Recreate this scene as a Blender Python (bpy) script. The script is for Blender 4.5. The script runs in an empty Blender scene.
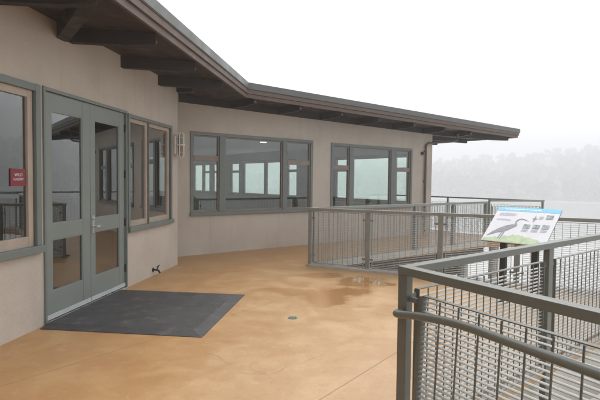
import bpy, bmesh, math, random
from mathutils import Vector, Matrix
random.seed(7)
C = bpy.context.scene.collection
V = Vector
sin, cos, pi = math.sin, math.cos, math.pi

# ------------------------------------------------------------------ helpers
class MB:
    """collects boxes, tubes, sweeps and polygons, then links them as ONE mesh object"""
    def __init__(self): self.bm = bmesh.new()
    def box(self, M, a, b):
        x0, y0, z0 = a; x1, y1, z1 = b
        vs = [self.bm.verts.new(M @ V(p)) for p in ((x0,y0,z0),(x1,y0,z0),(x1,y1,z0),(x0,y1,z0),(x0,y0,z1),(x1,y0,z1),(x1,y1,z1),(x0,y1,z1))]
        for f in ((0,3,2,1),(4,5,6,7),(0,1,5,4),(1,2,6,5),(2,3,7,6),(3,0,4,7)): self.bm.faces.new([vs[i] for i in f])
        return self
    def hexa(self, pts):
        vs = [self.bm.verts.new(V(p)) for p in pts]
        for f in ((0,3,2,1),(4,5,6,7),(0,1,5,4),(1,2,6,5),(2,3,7,6),(3,0,4,7)): self.bm.faces.new([vs[i] for i in f])
        return self
    def bar(self, p, q, w, h, up=V((0,0,1))):
        """a bar of width w, height h from p to q (centre line)"""
        p, q = V(p), V(q); d = (q-p).normalized(); s = d.cross(up).normalized()*w/2; u = s.cross(d).normalized()*h/2
        return self.hexa([p-s-u, p+s-u, q+s-u, q-s-u, p-s+u, p+s+u, q+s+u, q-s+u])
    def tube(self, pts, r, n=12, cap=True, radii=None):
        pts = [V(p) for p in pts]; rings = []
        side = None
        for i, p in enumerate(pts):
            d = (pts[min(i+1,len(pts)-1)] - pts[max(i-1,0)]).normalized()
            if side is None:
                side = d.cross(V((0,0,1)))
                if side.length < .1: side = d.cross(V((1,0,0)))
            side = (side - d*side.dot(d)).normalized(); up = side.cross(d)
            rr = radii[i] if radii else r
            rings.append([self.bm.verts.new(p + (side*cos(2*pi*k/n) + up*sin(2*pi*k/n))*rr) for k in range(n)])
        for a, b in zip(rings, rings[1:]):
            for k in range(n): self.bm.faces.new((a[k], a[(k+1)%n], b[(k+1)%n], b[k]))
        if cap: self.bm.faces.new(rings[0][::-1]); self.bm.faces.new(rings[-1])
        return self
    def poly(self, top, dz):
        """a vertical prism: polygon points (x,y,z), going down by dz"""
        t = [self.bm.verts.new(V(p)) for p in top]; b = [self.bm.verts.new(V(p)-V((0,0,dz))) for p in top]
        self.bm.faces.new(t); self.bm.faces.new(b[::-1]); n = len(t)
        for i in range(n): self.bm.faces.new((t[i], b[i], b[(i+1)%n], t[(i+1)%n]))
        return self
    def slab(self, M, pts, z0, z1):
        t = [self.bm.verts.new(M @ V((p[0],p[1],z1))) for p in pts]; b = [self.bm.verts.new(M @ V((p[0],p[1],z0))) for p in pts]
        self.bm.faces.new(t); self.bm.faces.new(b[::-1]); n = len(t)
        for i in range(n): self.bm.faces.new((t[i], b[i], b[(i+1)%n], t[(i+1)%n]))
        return self
    def build(self, name, mat, parent=None, bevel=0, smooth=False, loc=None, seg=2):
        bmesh.ops.recalc_face_normals(self.bm, faces=self.bm.faces)
        me = bpy.data.meshes.new(name)
        off = V(parent['_loc']) if parent is not None else (V(loc) if loc else V((0,0,0)))
        bmesh.ops.translate(self.bm, verts=self.bm.verts, vec=-off)
        self.bm.to_mesh(me); self.bm.free()
        me.materials.append(mat)
        o = bpy.data.objects.new(name, me); C.objects.link(o)
        if parent is not None: o.parent = parent; o['_loc'] = parent['_loc']
        else: o.location = off; o['_loc'] = tuple(off)
        if smooth:
            for p in me.polygons: p.use_smooth = True
        if bevel:
            m = o.modifiers.new('bevel', 'BEVEL'); m.width = bevel; m.segments = seg; m.limit_method = 'ANGLE'; m.angle_limit = math.radians(40)
        return o

def tag(o, label=None, cat=None, group=None, kind=None):
    if label: o['label'] = label
    if cat: o['category'] = cat
    if group: o['group'] = group
    if kind: o['kind'] = kind
    return o
def thing(name, label, cat, loc, group=None):
    o = bpy.data.objects.new(name, None); C.objects.link(o); o.location = loc; o['_loc'] = tuple(loc); o.empty_display_size = .2
    return tag(o, label, cat, group)
def frame(a, o):
    """wall frame: x along the wall, y into the building, z up"""
    d = V((sin(a), cos(a), 0)); n = V((cos(a), -sin(a), 0))
    return Matrix(((d.x,-n.x,0,o*n.x),(d.y,-n.y,0,o*n.y),(0,0,1,0),(0,0,0,1)))
def leg_frame(p, q):
    p, q = V((p[0],p[1],0)), V((q[0],q[1],0)); d = (q-p).normalized(); y = V((-d.y, d.x, 0))
    return Matrix(((d.x,y.x,0,p.x),(d.y,y.y,0,p.y),(0,0,1,0),(0,0,0,1))), (q-p).length

A1, O1 = .1202, -3.3537
A2, O2 = A1 + pi/4, -9.3899
F1, F2 = frame(A1, O1), frame(A2, O2)
D2, N2 = V((sin(A2), cos(A2), 0)), V((cos(A2), -sin(A2), 0))
D1, N1 = V((sin(A1), cos(A1), 0)), V((cos(A1), -sin(A1), 0))
P1 = lambda s, n, z=0: D1*s + N1*n + V((0,0,z))
P2 = lambda s, n, z=0: D2*s + N2*n + V((0,0,z))

# ------------------------------------------------------------------ materials
def mat(name, col, rough=.6, var=.12, scale=3., fine=60., bump=.0, metal=0., tint=None, spec=.5, bump_scale=None, rvar=.12):
    m = bpy.data.materials.new(name); m.use_nodes = True; nt = m.node_tree; N = nt.nodes; L = nt.links
    b = N['Principled BSDF']; b.inputs['Metallic'].default_value = metal; b.inputs['Specular IOR Level'].default_value = spec
    g = N.new('ShaderNodeNewGeometry')
    n1 = N.new('ShaderNodeTexNoise'); n1.inputs['Scale'].default_value = scale; n1.inputs['Detail'].default_value = 6; L.new(g.outputs['Position'], n1.inputs['Vector'])
    n2 = N.new('ShaderNodeTexNoise'); n2.inputs['Scale'].default_value = fine; n2.inputs['Detail'].default_value = 3; L.new(g.outputs['Position'], n2.inputs['Vector'])
    mx = N.new('ShaderNodeMath'); mx.operation = 'MULTIPLY_ADD'; L.new(n2.outputs[0], mx.inputs[0]); mx.inputs[1].default_value = .4; L.new(n1.outputs[0], mx.inputs[2])
    r = N.new('ShaderNodeValToRGB'); L.new(mx.outputs[0], r.inputs[0])
    c2 = tint or col
    r.color_ramp.elements[0].position = .45; r.color_ramp.elements[1].position = .95
    r.color_ramp.elements[0].color = (*[c*(1-var) for c in c2], 1); r.color_ramp.elements[1].color = (*[min(1,c*(1+var)) for c in col], 1)
    L.new(r.outputs[0], b.inputs['Base Color'])
    mr = N.new('ShaderNodeMapRange'); L.new(n1.outputs[0], mr.inputs[0]); mr.inputs[1].default_value = .3; mr.inputs[2].default_value = .7
    mr.inputs[3].default_value = max(.02, rough-rvar); mr.inputs[4].default_value = min(1, rough+rvar); L.new(mr.outputs[0], b.inputs['Roughness'])
    if bump:
        bp = N.new('ShaderNodeBump'); bp.inputs['Strength'].default_value = bump; bp.inputs['Distance'].default_value = .01
        if bump_scale:
            n3 = N.new('ShaderNodeTexNoise'); n3.inputs['Scale'].default_value = bump_scale; n3.inputs['Detail'].default_value = 4; L.new(g.outputs['Position'], n3.inputs['Vector']); L.new(n3.outputs[0], bp.inputs['Height'])
        else: L.new(n2.outputs[0], bp.inputs['Height'])
        L.new(bp.outputs[0], b.inputs['Normal'])
    return m

def glass(name, tint, k=1.0):
    m = bpy.data.materials.new(name); m.use_nodes = True; nt = m.node_tree; N = nt.nodes; L = nt.links
    N.remove(N['Principled BSDF'])
    lw = N.new('ShaderNodeLayerWeight'); lw.inputs[0].default_value = .5
    pw = N.new('ShaderNodeMath'); pw.operation = 'POWER'; L.new(lw.outputs['Facing'], pw.inputs[0]); pw.inputs[1].default_value = 4.2
    ma = N.new('ShaderNodeMath'); ma.operation = 'MULTIPLY_ADD'; L.new(pw.outputs[0], ma.inputs[0]); ma.inputs[1].default_value = .9*k; ma.inputs[2].default_value = .042*k
    g = N.new('ShaderNodeNewGeometry')
    n1 = N.new('ShaderNodeTexNoise'); n1.inputs['Scale'].default_value = 1.3; L.new(g.outputs['Position'], n1.inputs['Vector'])
    bp = N.new('ShaderNodeBump'); bp.inputs['Strength'].default_value = .03; bp.inputs['Distance'].default_value = .02; L.new(n1.outputs[0], bp.inputs['Height'])
    gl = N.new('ShaderNodeBsdfGlossy'); gl.inputs['Roughness'].default_value = .01; L.new(bp.outputs[0], gl.inputs['Normal'])
    tr = N.new('ShaderNodeBsdfTransparent'); tr.inputs[0].default_value = (*tint, 1)
    mx = N.new('ShaderNodeMixShader'); L.new(ma.outputs[0], mx.inputs[0]); L.new(tr.outputs[0], mx.inputs[1]); L.new(gl.outputs[0], mx.inputs[2])
    L.new(mx.outputs[0], N['Material Output'].inputs[0])
    return m

M_stucco = mat('stucco', (.535,.475,.410), .9, .09, 1.1, 140, .5, spec=.2, bump_scale=110)
def weather(m):
    # faint rain streaks and trowel clouds in the render coat
    nt = m.node_tree; N = nt.nodes; L = nt.links; b = N['Principled BSDF']; src = b.inputs['Base Color'].links[0].from_socket
    g = N.new('ShaderNodeNewGeometry'); out = src
    for sc_, det, lo, hi, a, c in (((5.5,5.5,.35), 5, .55, .75, .22, (.36,.31,.26,1)), ((1.6,1.6,1.9), 8, .48, .70, .20, (.40,.34,.285,1)), ((24,24,24), 4, .60, .72, .16, (.36,.30,.25,1))):
        mp = N.new('ShaderNodeMapping'); mp.inputs['Scale'].default_value = sc_; L.new(g.outputs['Position'], mp.inputs['Vector'])
        n = N.new('ShaderNodeTexNoise'); n.inputs['Scale'].default_value = 1; n.inputs['Detail'].default_value = det; n.inputs['Roughness'].default_value = .65; L.new(mp.outputs[0], n.inputs['Vector'])
        r = N.new('ShaderNodeMapRange'); L.new(n.outputs[0], r.inputs[0]); r.inputs[1].default_value = lo; r.inputs[2].default_value = hi; r.inputs[4].default_value = a*1.6
        mx = N.new('ShaderNodeMix'); mx.data_type = 'RGBA'; L.new(r.outputs[0], mx.inputs[0]); L.new(out, mx.inputs[6]); mx.inputs[7].default_value = c; out = mx.outputs[2]
    L.new(out, b.inputs['Base Color'])
weather(M_stucco)
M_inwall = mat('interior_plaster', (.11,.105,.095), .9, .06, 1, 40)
M_inceil = mat('interior_ceiling', (.86,.86,.88), .9, .04, 1, 30)
M_infloor = mat('interior_carpet', (.28,.28,.27), .9, .15, 4, 90)
M_grey = mat('grey_green_paint', (.165,.188,.176), .45, .07, 5, 80, .04)
M_door = mat('door_paint', (.205,.232,.213), .42, .06, 4, 70, .05)
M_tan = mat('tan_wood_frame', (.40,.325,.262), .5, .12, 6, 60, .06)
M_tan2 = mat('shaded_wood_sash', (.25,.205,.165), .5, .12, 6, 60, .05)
M_white = mat('pale_frame', (.52,.49,.44), .5, .06, 6, 60)
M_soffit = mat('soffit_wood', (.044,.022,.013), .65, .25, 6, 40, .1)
def boards(m, ang, pitch):
    nt = m.node_tree; N = nt.nodes; L = nt.links; b = N['Principled BSDF']; src = b.inputs['Base Color'].links[0].from_socket
    g = N.new('ShaderNodeNewGeometry'); mp = N.new('ShaderNodeMapping'); mp.inputs['Rotation'].default_value = (0,0,ang); L.new(g.outputs['Position'], mp.inputs['Vector'])
    sp = N.new('ShaderNodeSeparateXYZ'); L.new(mp.outputs[0], sp.inputs[0])
    d = N.new('ShaderNodeMath'); d.operation = 'DIVIDE'; L.new(sp.outputs[0], d.inputs[0]); d.inputs[1].default_value = pitch
    fr = N.new('ShaderNodeMath'); fr.operation = 'FRACT'; L.new(d.outputs[0], fr.inputs[0])
    pp = N.new('ShaderNodeMath'); pp.operation = 'PINGPONG'; L.new(fr.outputs[0], pp.inputs[0]); pp.inputs[1].default_value = .5
    r = N.new('ShaderNodeMapRange'); L.new(pp.outputs[0], r.inputs[0]); r.inputs[1].default_value = .0; r.inputs[2].default_value = .06; r.inputs[3].default_value = .25; r.inputs[4].default_value = 1
    fl = N.new('ShaderNodeMath'); fl.operation = 'FLOOR'; L.new(d.outputs[0], fl.inputs[0]); wn = N.new('ShaderNodeTexWhiteNoise'); wn.noise_dimensions = '1D'; L.new(fl.outputs[0], wn.inputs['W'])
    r2 = N.new('ShaderNodeMapRange'); L.new(wn.outputs[0], r2.inputs[0]); r2.inputs[3].default_value = .75; r2.inputs[4].default_value = 1.3
    mu = N.new('ShaderNodeMath'); mu.operation = 'MULTIPLY'; L.new(r.outputs[0], mu.inputs[0]); L.new(r2.outputs[0], mu.inputs[1])
    mx = N.new('ShaderNodeMix'); mx.data_type = 'RGBA'; mx.blend_type = 'MULTIPLY'; mx.inputs[0].default_value = 1; L.new(src, mx.inputs[6]); L.new(mu.outputs[0], mx.inputs[7]); L.new(mx.outputs[2], b.inputs['Base Color'])
boards(M_soffit, A1, .19)
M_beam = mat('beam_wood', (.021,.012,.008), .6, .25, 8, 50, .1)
M_fascia = mat('fascia_wood', (.13,.088,.068), .6, .14, 5, 60, .08)
M_gutter = mat('gutter_metal', (.13,.135,.128), .45, .10, 3, 50, .03, metal=.2)
M_roof = mat('roof_membrane', (.20,.205,.20), .8, .1, 2, 40)
M_rail = mat('rail_paint', (.118,.123,.104), .36, .10, 9, 120, .05, rvar=.08)
M_rail_lit = mat('lit_rail_paint', (.245,.248,.222), .4, .12, 7, 90, .05)  # same rail paint, lightened to stand for stronger light on the farther railings
M_grate = mat('grating_steel', (.40,.40,.375), .42, .16, 14, 150, .03, metal=.15)
M_kerb = mat('kerb_concrete', (.46,.43,.38), .85, .14, 4, 80, .2)
M_ramp = mat('ramp_concrete', (.62,.60,.56), .85, .16, 1.6, 60, .2, tint=(.58,.53,.44))
M_rubber = None
M_alu = mat('brushed_metal', (.62,.63,.62), .32, .06, 8, 90, metal=.85)
M_strip = mat('pale_door_strip', (.46,.48,.47), .5, .08, 6, 60)
M_dark = mat('dark_bronze', (.045,.038,.034), .45, .15, 12, 80, metal=.4)
M_black = mat('black_paint', (.022,.022,.024), .42, .15, 8, 80)
M_beamdk = mat('deck_timber', (.075,.055,.042), .75, .3, 5, 50, .2)
M_copper = mat('drainpipe_paint', (.115,.085,.068), .5, .15, 7, 70)
M_glass = glass('window_glass', (.92,.96,.94), 2.8)
M_glassdk = glass('tinted_glass', (.55,.58,.56), 3.4)
M_glassfar = glass('far_window_glass', (.93,.99,.965), .5)

def concrete_mat():
    m = bpy.data.materials.new('stained_concrete'); m.use_nodes = True; nt = m.node_tree; N = nt.nodes; L = nt.links
    b = N['Principled BSDF']; g = N.new('ShaderNodeNewGeometry'); pos = g.outputs['Position']
    def noise(sc, det=6, rough=.55, dist=0., vec=pos):
        n = N.new('ShaderNodeTexNoise'); n.inputs['Scale'].default_value = sc; n.inputs['Detail'].default_value = det; n.inputs['Roughness'].default_value = rough; n.inputs['Distortion'].default_value = dist
        L.new(vec, n.inputs['Vector']); return n.outputs[0]
    def math_(op, a, b_=None, c=None):
        n = N.new('ShaderNodeMath'); n.operation = op
        for i, v in enumerate((a, b_, c)):
            if v is None: continue
            if isinstance(v, (int, float)): n.inputs[i].default_value = v
            else: L.new(v, n.inputs[i])
        return n.outputs[0]
    def rng(v, a, b_, c=0, d=1):
        n = N.new('ShaderNodeMapRange'); n.interpolation_type = 'SMOOTHSTEP'; L.new(v, n.inputs[0])
        for i, x in enumerate((a, b_, c, d)): n.inputs[i+1].default_value = x
        return n.outputs[0]
    def mix(f, a, b_, blend='MIX'):
        n = N.new('ShaderNodeMix'); n.data_type = 'RGBA'; n.blend_type = blend
        for i, v in ((0, f), (6, a), (7, b_)):
            if isinstance(v, (int, float)): n.inputs[i].default_value = v
            elif isinstance(v, tuple): n.inputs[i].default_value = (*v, 1)
            else: L.new(v, n.inputs[i])
        return n.outputs[2]
    big = noise(.55, 7, .6, .8); mid = noise(2.2, 8, .62, .5); fine = noise(38, 5, .6); speck = noise(220, 2)
    grain = noise(7.5, 10, .72, .3)
    col = mix(rng(big, .30, .70), (.40,.226,.094), (.468,.300,.150))
    col = mix(rng(mid, .40, .74, 0, .6), col, (.53,.37,.20))
    col = mix(rng(noise(1.1, 9, .7, .8), .56, .78, 0, .55), col, (.32,.150,.055))
    col = mix(rng(fine, .35, .65, 0, .22), col, (.36,.20,.095))
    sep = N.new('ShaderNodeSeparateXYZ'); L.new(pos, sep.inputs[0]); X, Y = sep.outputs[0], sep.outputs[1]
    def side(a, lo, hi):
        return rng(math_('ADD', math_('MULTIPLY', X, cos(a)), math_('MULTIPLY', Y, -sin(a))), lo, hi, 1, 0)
    worn = math_('MAXIMUM', side(A1, -2.3, -.5), side(A2, -8.4, -6.2))      # deeper, more saturated orange towards both walls
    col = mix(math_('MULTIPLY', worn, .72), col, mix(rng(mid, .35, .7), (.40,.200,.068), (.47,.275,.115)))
    col = mix(rng(grain, .50, .66, 0, .34), col, (.34,.175,.070))
    col = mix(rng(grain, .34, .44, .28, 0), col, (.56,.42,.27))
    col = mix(rng(speck, .58, .70, 0, .42), col, (.30,.18,.10))
    # hairline cracks
    vo = N.new('ShaderNodeTexVoronoi'); vo.feature = 'DISTANCE_TO_EDGE'; vo.inputs['Scale'].default_value = .75
    ad = N.new('ShaderNodeVectorMath'); ad.operation = 'MULTIPLY_ADD'
    nc = N.new('ShaderNodeTexNoise'); nc.inputs['Scale'].default_value = 3; nc.inputs['Detail'].default_value = 6; L.new(pos, nc.inputs['Vector'])
    L.new(nc.outputs['Color'], ad.inputs[0]); ad.inputs[1].default_value = (.35,.35,0); L.new(pos, ad.inputs[2]); L.new(ad.outputs[0], vo.inputs['Vector'])
    crack = math_('MULTIPLY', rng(vo.outputs['Distance'], .002, .009, 1, 0), rng(noise(.9, 2), .50, .62))
    col = mix(math_('MULTIPLY', crack, .28), col, (.24,.13,.06))
    # saw-cut joints: straight lines given by a point and a heading
    def line(px, py, hd, hw):
        nx, ny = cos(hd), -sin(hd)
        d = math_('ABSOLUTE', math_('ADD', math_('MULTIPLY', X, nx), math_('MULTIPLY_ADD', Y, ny, -(px*nx + py*ny))))
        return rng(d, hw*.6, hw*1.4, 1, 0)
    j = math_('MAXIMUM', line(.16, 3.49, math.radians(37), .006), line(-.75, 5.75, math.radians(36), .005))
    j = math_('MAXIMUM', j, line(-.5, 6.9, math.radians(127), .004))
    col = mix(math_('MULTIPLY', j, .62), col, (.20,.11,.05))
    # damp patch with a shape of its own, in front of the railing
    def blob(cx, cy, rx, ry, ang):
        ca, sa = cos(ang), sin(ang)
        dx = math_('SUBTRACT', X, cx); dy = math_('SUBTRACT', Y, cy)
        u = math_('DIVIDE', math_('ADD', math_('MULTIPLY', dx, ca), math_('MULTIPLY', dy, sa)), rx)
        v = math_('DIVIDE', math_('SUBTRACT', math_('MULTIPLY', dy, ca), math_('MULTIPLY', dx, sa)), ry)
        return math_('SUBTRACT', 1.0, math_('SQRT', math_('ADD', math_('MULTIPLY', u, u), math_('MULTIPLY', v, v))))
    w = blob(.40, 6.50, .40, .42, 0)
    for q in ((.98,7.62,.50,.52,0), (.65,6.95,.42,.36,0), (.42,8.15,.46,.26,0), (-.22,7.02,.46,.17,0), (1.40,7.5,.10,.14,0), (.05,6.85,.35,.14,.3)): w = math_('MAXIMUM', w, blob(*q))
    nz = math_('ADD', math_('MULTIPLY', math_('SUBTRACT', noise(2.3, 3, .5), .5), 1.5), math_('MULTIPLY', math_('SUBTRACT', noise(9, 5, .6), .5), .4))
    w = math_('ADD', w, nz)
    damp = rng(w, -.12, .34); wet = math_('MULTIPLY', rng(w, .04, .42), rng(X, .30, .62))
    col = mix(math_('MULTIPLY', damp, .72), col, (.315,.150,.040))
    col = mix(math_('MULTIPLY', wet, .35), col, (.23,.105,.03))
    L.new(col, b.inputs['Base Color'])
    ro = math_('ADD', .40, math_('MULTIPLY', math_('SUBTRACT', mid, .5), .5))
    ro = math_('MAXIMUM', ro, .22)
    ro = math_('ADD', math_('MULTIPLY', ro, math_('SUBTRACT', 1.0, wet)), math_('MULTIPLY', wet, .03))
    L.new(ro, b.inputs['Roughness']); b.inputs['Specular IOR Level'].default_value = .42
    h = math_('MULTIPLY', math_('ADD', math_('MULTIPLY', fine, .25), math_('SUBTRACT', math_('MULTIPLY', mid, .6), math_('MULTIPLY', math_('MAXIMUM', j, math_('MULTIPLY', crack, .3)), .8))), math_('SUBTRACT', 1.0, math_('MULTIPLY', wet, .96)))
    bp = N.new('ShaderNodeBump'); bp.inputs['Strength'].default_value = .22; bp.inputs['Distance'].default_value = .02; L.new(h, bp.inputs['Height']); L.new(bp.outputs[0], b.inputs['Normal'])
    return m
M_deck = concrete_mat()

def rubber_mat():
    m = mat('mat_rubber', (.040,.039,.040), .6, .25, 2.4, 70, .5, bump_scale=90)
    nt = m.node_tree; N = nt.nodes; L = nt.links; b = N['Principled BSDF']
    src = b.inputs['Base Color'].links[0].from_socket
    g = N.new('ShaderNodeNewGeometry'); n = N.new('ShaderNodeTexNoise'); n.inputs['Scale'].default_value = 5.5; n.inputs['Detail'].default_value = 10; n.inputs['Roughness'].default_value = .72; L.new(g.outputs['Position'], n.inputs['Vector'])
    r = N.new('ShaderNodeMapRange'); L.new(n.outputs[0], r.inputs[0]); r.inputs[1].default_value = .52; r.inputs[2].default_value = .74; r.inputs[4].default_value = .62
    mx = N.new('ShaderNodeMix'); mx.data_type = 'RGBA'; L.new(r.outputs[0], mx.inputs[0]); L.new(src, mx.inputs[6]); mx.inputs[7].default_value = (.16,.155,.15,1)
    L.new(mx.outputs[2], b.inputs['Base Color']); return m
M_rubber = rubber_mat()

def water_mat():
    m = bpy.data.materials.new('lake_water'); m.use_nodes = True; nt = m.node_tree; N = nt.nodes; L = nt.links; b = N['Principled BSDF']
    b.inputs['Base Color'].default_value = (.42,.425,.40,1); b.inputs['Roughness'].default_value = .08; b.inputs['IOR'].default_value = 1.33
    g = N.new('ShaderNodeNewGeometry')
    n = N.new('ShaderNodeTexNoise'); n.inputs['Scale'].default_value = 1.6; n.inputs['Detail'].default_value = 4; L.new(g.outputs['Position'], n.inputs['Vector'])
    bp = N.new('ShaderNodeBump'); bp.inputs['Strength'].default_value = .25; bp.inputs['Distance'].default_value = .05; L.new(n.outputs[0], bp.inputs['Height']); L.new(bp.outputs[0], b.inputs['Normal'])
    return m
M_water = water_mat()
M_mud = mat('pale_mud', (.33,.29,.22), .8, .2, .15, 2)
M_hill = mat('hill_ground', (.075,.085,.045), .95, .3, .1, 1)
M_leaf = mat('woodland_leaf', (.055,.068,.042), .9, .25, .05, 1)

# ------------------------------------------------------------------ setting: deck, water, shore, hills
KN = V((.669, 3.037, 0)); FD = V((.5, -.866, 0)); BX = V((5.05, 6.67, 0)); AP = V((.2, 9.15, 0))
BKn = -7.22; BK0 = AP; 
Q12, Q12b, Q135, Q135w = P2(12.1, BKn), P2(12.1, -6.39), P2(13.5, -6.39), P2(13.5, -11.8)
dk = [KN, BX, AP, P2(6.2, BKn), Q12, Q135, Q135w, P2(12.5, -11.8), P2(12.5, -9.6), P2(4.0, -9.6), P1(8.9, -3.9), P1(-7, -3.9), V((-2.2,-8,0)), KN + FD*12]
dk[3] = P2(6.35, BKn)
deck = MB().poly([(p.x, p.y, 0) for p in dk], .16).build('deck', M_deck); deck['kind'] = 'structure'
# deck beams under the slab edge (timber), set back from the concrete lip
def inset_edge(mb, p, q, z0, z1, inb=.09, w=.12):
    M, l = leg_frame(p, q); mb.box(M, (.04, inb, z0), (l-.04, inb+w, z1))
um = MB()
inset_edge(um, AP, P2(12.1, BKn), -.55, -.17, inb=.05)
inset_edge(um, P2(6.4, BKn-.5), P2(12.1, BKn-.5), -.95, -.60)
inset_edge(um, BX, AP, -.50, -.17, inb=.10)
tag(um.build('deck_beams', M_beamdk), kind='structure')
rq = [KN + V((.10,-.02,0)), KN.lerp(BX,.95) + V((.05,-.08,0)), V((7.5,3.2,0)), V((4.4,-3.0,0)), KN + FD*7]
tag(MB().poly([(p.x, p.y, -.50 - .05*max(0, p.x-2)) for p in rq], .18).build('ramp', M_ramp), kind='structure')
rw = MB(); Mrw, lrw = leg_frame(KN, BX); rw.box(Mrw, (.06, .11, -13), (lrw-.3, .30, -.165)); tag(rw.build('retaining_wall', M_ramp), kind='structure')
# concrete kerb lips along the deck edge
kb = MB()
def kerb(p, q, w=.16, h=.035):
    M, l = leg_frame(p, q); kb.box(M, (0, -w*.25, -.10), (l, w*.75, h))
kerb(KN + V((.05,.045,0)), BX, .06, -.02); kerb(BX, AP + V((.02,-.01,0))); kerb(AP + V((.05,.03,0)), Q12)
tag(kb.build('kerb', M_kerb, bevel=.008), kind='structure')

WZ = -12.6
pl = MB()
for p in (KN.lerp(BX,.02)+V((.1,.35,0)), KN.lerp(BX,.5)+V((-.2,.35,0)), BX+V((-.5,-.02,0)), AP+V((.2,-.6,0)), BX.lerp(AP,.5)+V((-.35,-.45,0)), P2(8.2,BKn-.5), P2(11.8,BKn-.5), P2(13.2,BKn-.4), KN+FD*3+V((-.5,-.2,0)), KN+FD*6+V((-.5,-.2,0)), KN+FD*9+V((-.5,-.2,0))):
    pl.tube([V((p.x,p.y,-.165)), V((p.x,p.y,-14))], .14, 14)
tag(pl.build('deck_piles', M_kerb), kind='structure')
wm = MB(); wm.bm.faces.new([wm.bm.verts.new(p) for p in ((-900,-900,WZ),(900,-900,WZ),(900,900,WZ),(-900,900,WZ))])
tag(wm.build('water', M_water), kind='structure')
# the piled ground under the building and the deck
gp = [P1(-9,-4.6), P1(9,-4.6), P2(3.5,-10.2), P2(13,-10.2), P2(13,-30), V((-45,30,0)), V((-40,-20,0))]
gm = MB().poly([(p.x, p.y, -.20) for p in gp], 13.2); tag(gm.build('ground', M_hill), kind='structure')

def shore_r(az): return 410 + 34*sin(az*2.3+.6) + 12*sin(az*7.1) - 50*max(0, sin((az-.25)*1.4))
def hill_z(az, t):
    """t 0 at the shore, 1 at the back"""
    h = 33 + 23*max(0, min(1, (az-.18)/.42)) + 3*sin(az*9+1)
    return WZ + .3 + h*(t**.9) + 1.2*sin(az*23+t*5)*min(1, t*4)
hm = bmesh.new(); grid = []
NA, NT = 90, 12; az0, az1 = -.75, 2.2
for i in range(NA+1):
    az = az0 + (az1-az0)*i/NA; row = []
    for k in range(NT+1):
        t = k/NT; r = shore_r(az) + 10 + t*300
        z = hill_z(az, t) if k else WZ - .5
        row.append(hm.verts.new((r*sin(az), r*cos(az), z)))
    grid.append(row)
for i in range(NA):
    for k in range(NT): hm.faces.new((grid[i][k], grid[i][k+1], grid[i+1][k+1], grid[i+1][k]))
x = MB(); x.bm.free(); x.bm = hm; tag(x.build('hill', M_hill, smooth=True), kind='structure')
mm = bmesh.new(); grid = []
for i in range(NA+1):
    az = az0 + (az1-az0)*i/NA; row = []
    for k, (dr, z) in enumerate(((-26 - 9*sin(az*9), WZ-.15), (-8, WZ+.12), (6, WZ+.25), (14, WZ+.1))):
        r = shore_r(az) + dr; row.append(mm.verts.new((r*sin(az), r*cos(az), z)))
    grid.append(row)
for i in range(NA):
    for k in range(3): mm.faces.new((grid[i][k], grid[i][k+1], grid[i+1][k+1], grid[i+1][k]))
x = MB(); x.bm.free(); x.bm = mm; tag(x.build('shore', M_mud, smooth=True), kind='structure')

def woodland():
    vs, fs = [], []
    rnd = random.Random(11)
    def leaf(c, s):
        n = V((rnd.gauss(0,1), rnd.gauss(0,1), rnd.gauss(0,1)+.6)).normalized(); a = n.orthogonal().normalized(); b = n.cross(a)
        th = rnd.uniform(0, 6.28); u = (a*cos(th)+b*sin(th))*s; w = (b*cos(th)-a*sin(th))*s*.7; k = len(vs)
        vs.extend([c-u-w*.4, c-w, c+u-w*.2, c+u*.5+w, c-u*.6+w*.9]); fs.append((k, k+1, k+2, k+3, k+4))
    def trunk(p, h, r):
        k = len(vs)
        for z, rr in ((-1, r), (h, r*.35)):
            for q in range(5): vs.append(p + V((rr*cos(q*1.2566), rr*sin(q*1.2566), z)))
        for q in range(5): fs.append((k+q, k+(q+1)%5, k+5+(q+1)%5, k+5+q))
    for i in range(2100):
        az = rnd.uniform(az0+.05, az1-.05); t = rnd.random()**1.15
        if az > 1.3 and rnd.random() < .35: continue
        r = shore_r(az) + 13 + t*300; p = V((r*sin(az), r*cos(az), hill_z(az, t + .02)))
        H = rnd.uniform(8, 13.5); R = H*rnd.uniform(.42, .6)
        trunk(p, H*.8, .16)
        nb = rnd.randint(7, 11)
        for b in range(nb):
            hh = rnd.uniform(.28, .98); rr = R*(1.15 - abs(hh-.5)*1.25)*rnd.uniform(.3, 1)
            th = rnd.uniform(0, 6.28); c = p + V((rr*cos(th)*.8, rr*sin(th)*.8, H*hh)); br = R*rnd.uniform(.32, .55)
            for q in range(11):
                d = V((rnd.gauss(0,1), rnd.gauss(0,1), rnd.gauss(0,.8))).normalized()*br*rnd.uniform(.35, 1.05)
                leaf(c + d, rnd.uniform(1.2, 2.3))
    # understorey along the bank
    for i in range(1400):
        az = rnd.uniform(az0+.03, az1-.03); r = shore_r(az) + 11 + rnd.random()*18; p = V((r*sin(az), r*cos(az), WZ + .4 + rnd.random()*5))
        for q in range(5): leaf(p + V((rnd.gauss(0,1.5), rnd.gauss(0,1.5), rnd.gauss(0,.9))), rnd.uniform(.9, 1.8))
    me = bpy.data.meshes.new('woodland'); me.from_pydata([tuple(v) for v in vs], [], fs); me.materials.append(M_leaf)
    o = bpy.data.objects.new('woodland', me); C.objects.link(o)
    tag(o, 'misty far wood of pale grey trees across the water', 'woodland', kind='stuff')
woodland()

# ------------------------------------------------------------------ the building
B = thing('visitor_building', 'beige stucco lakeside building with dark glazing, double doors and broad flat eaves', 'building', P1(6, O1, 0))

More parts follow.
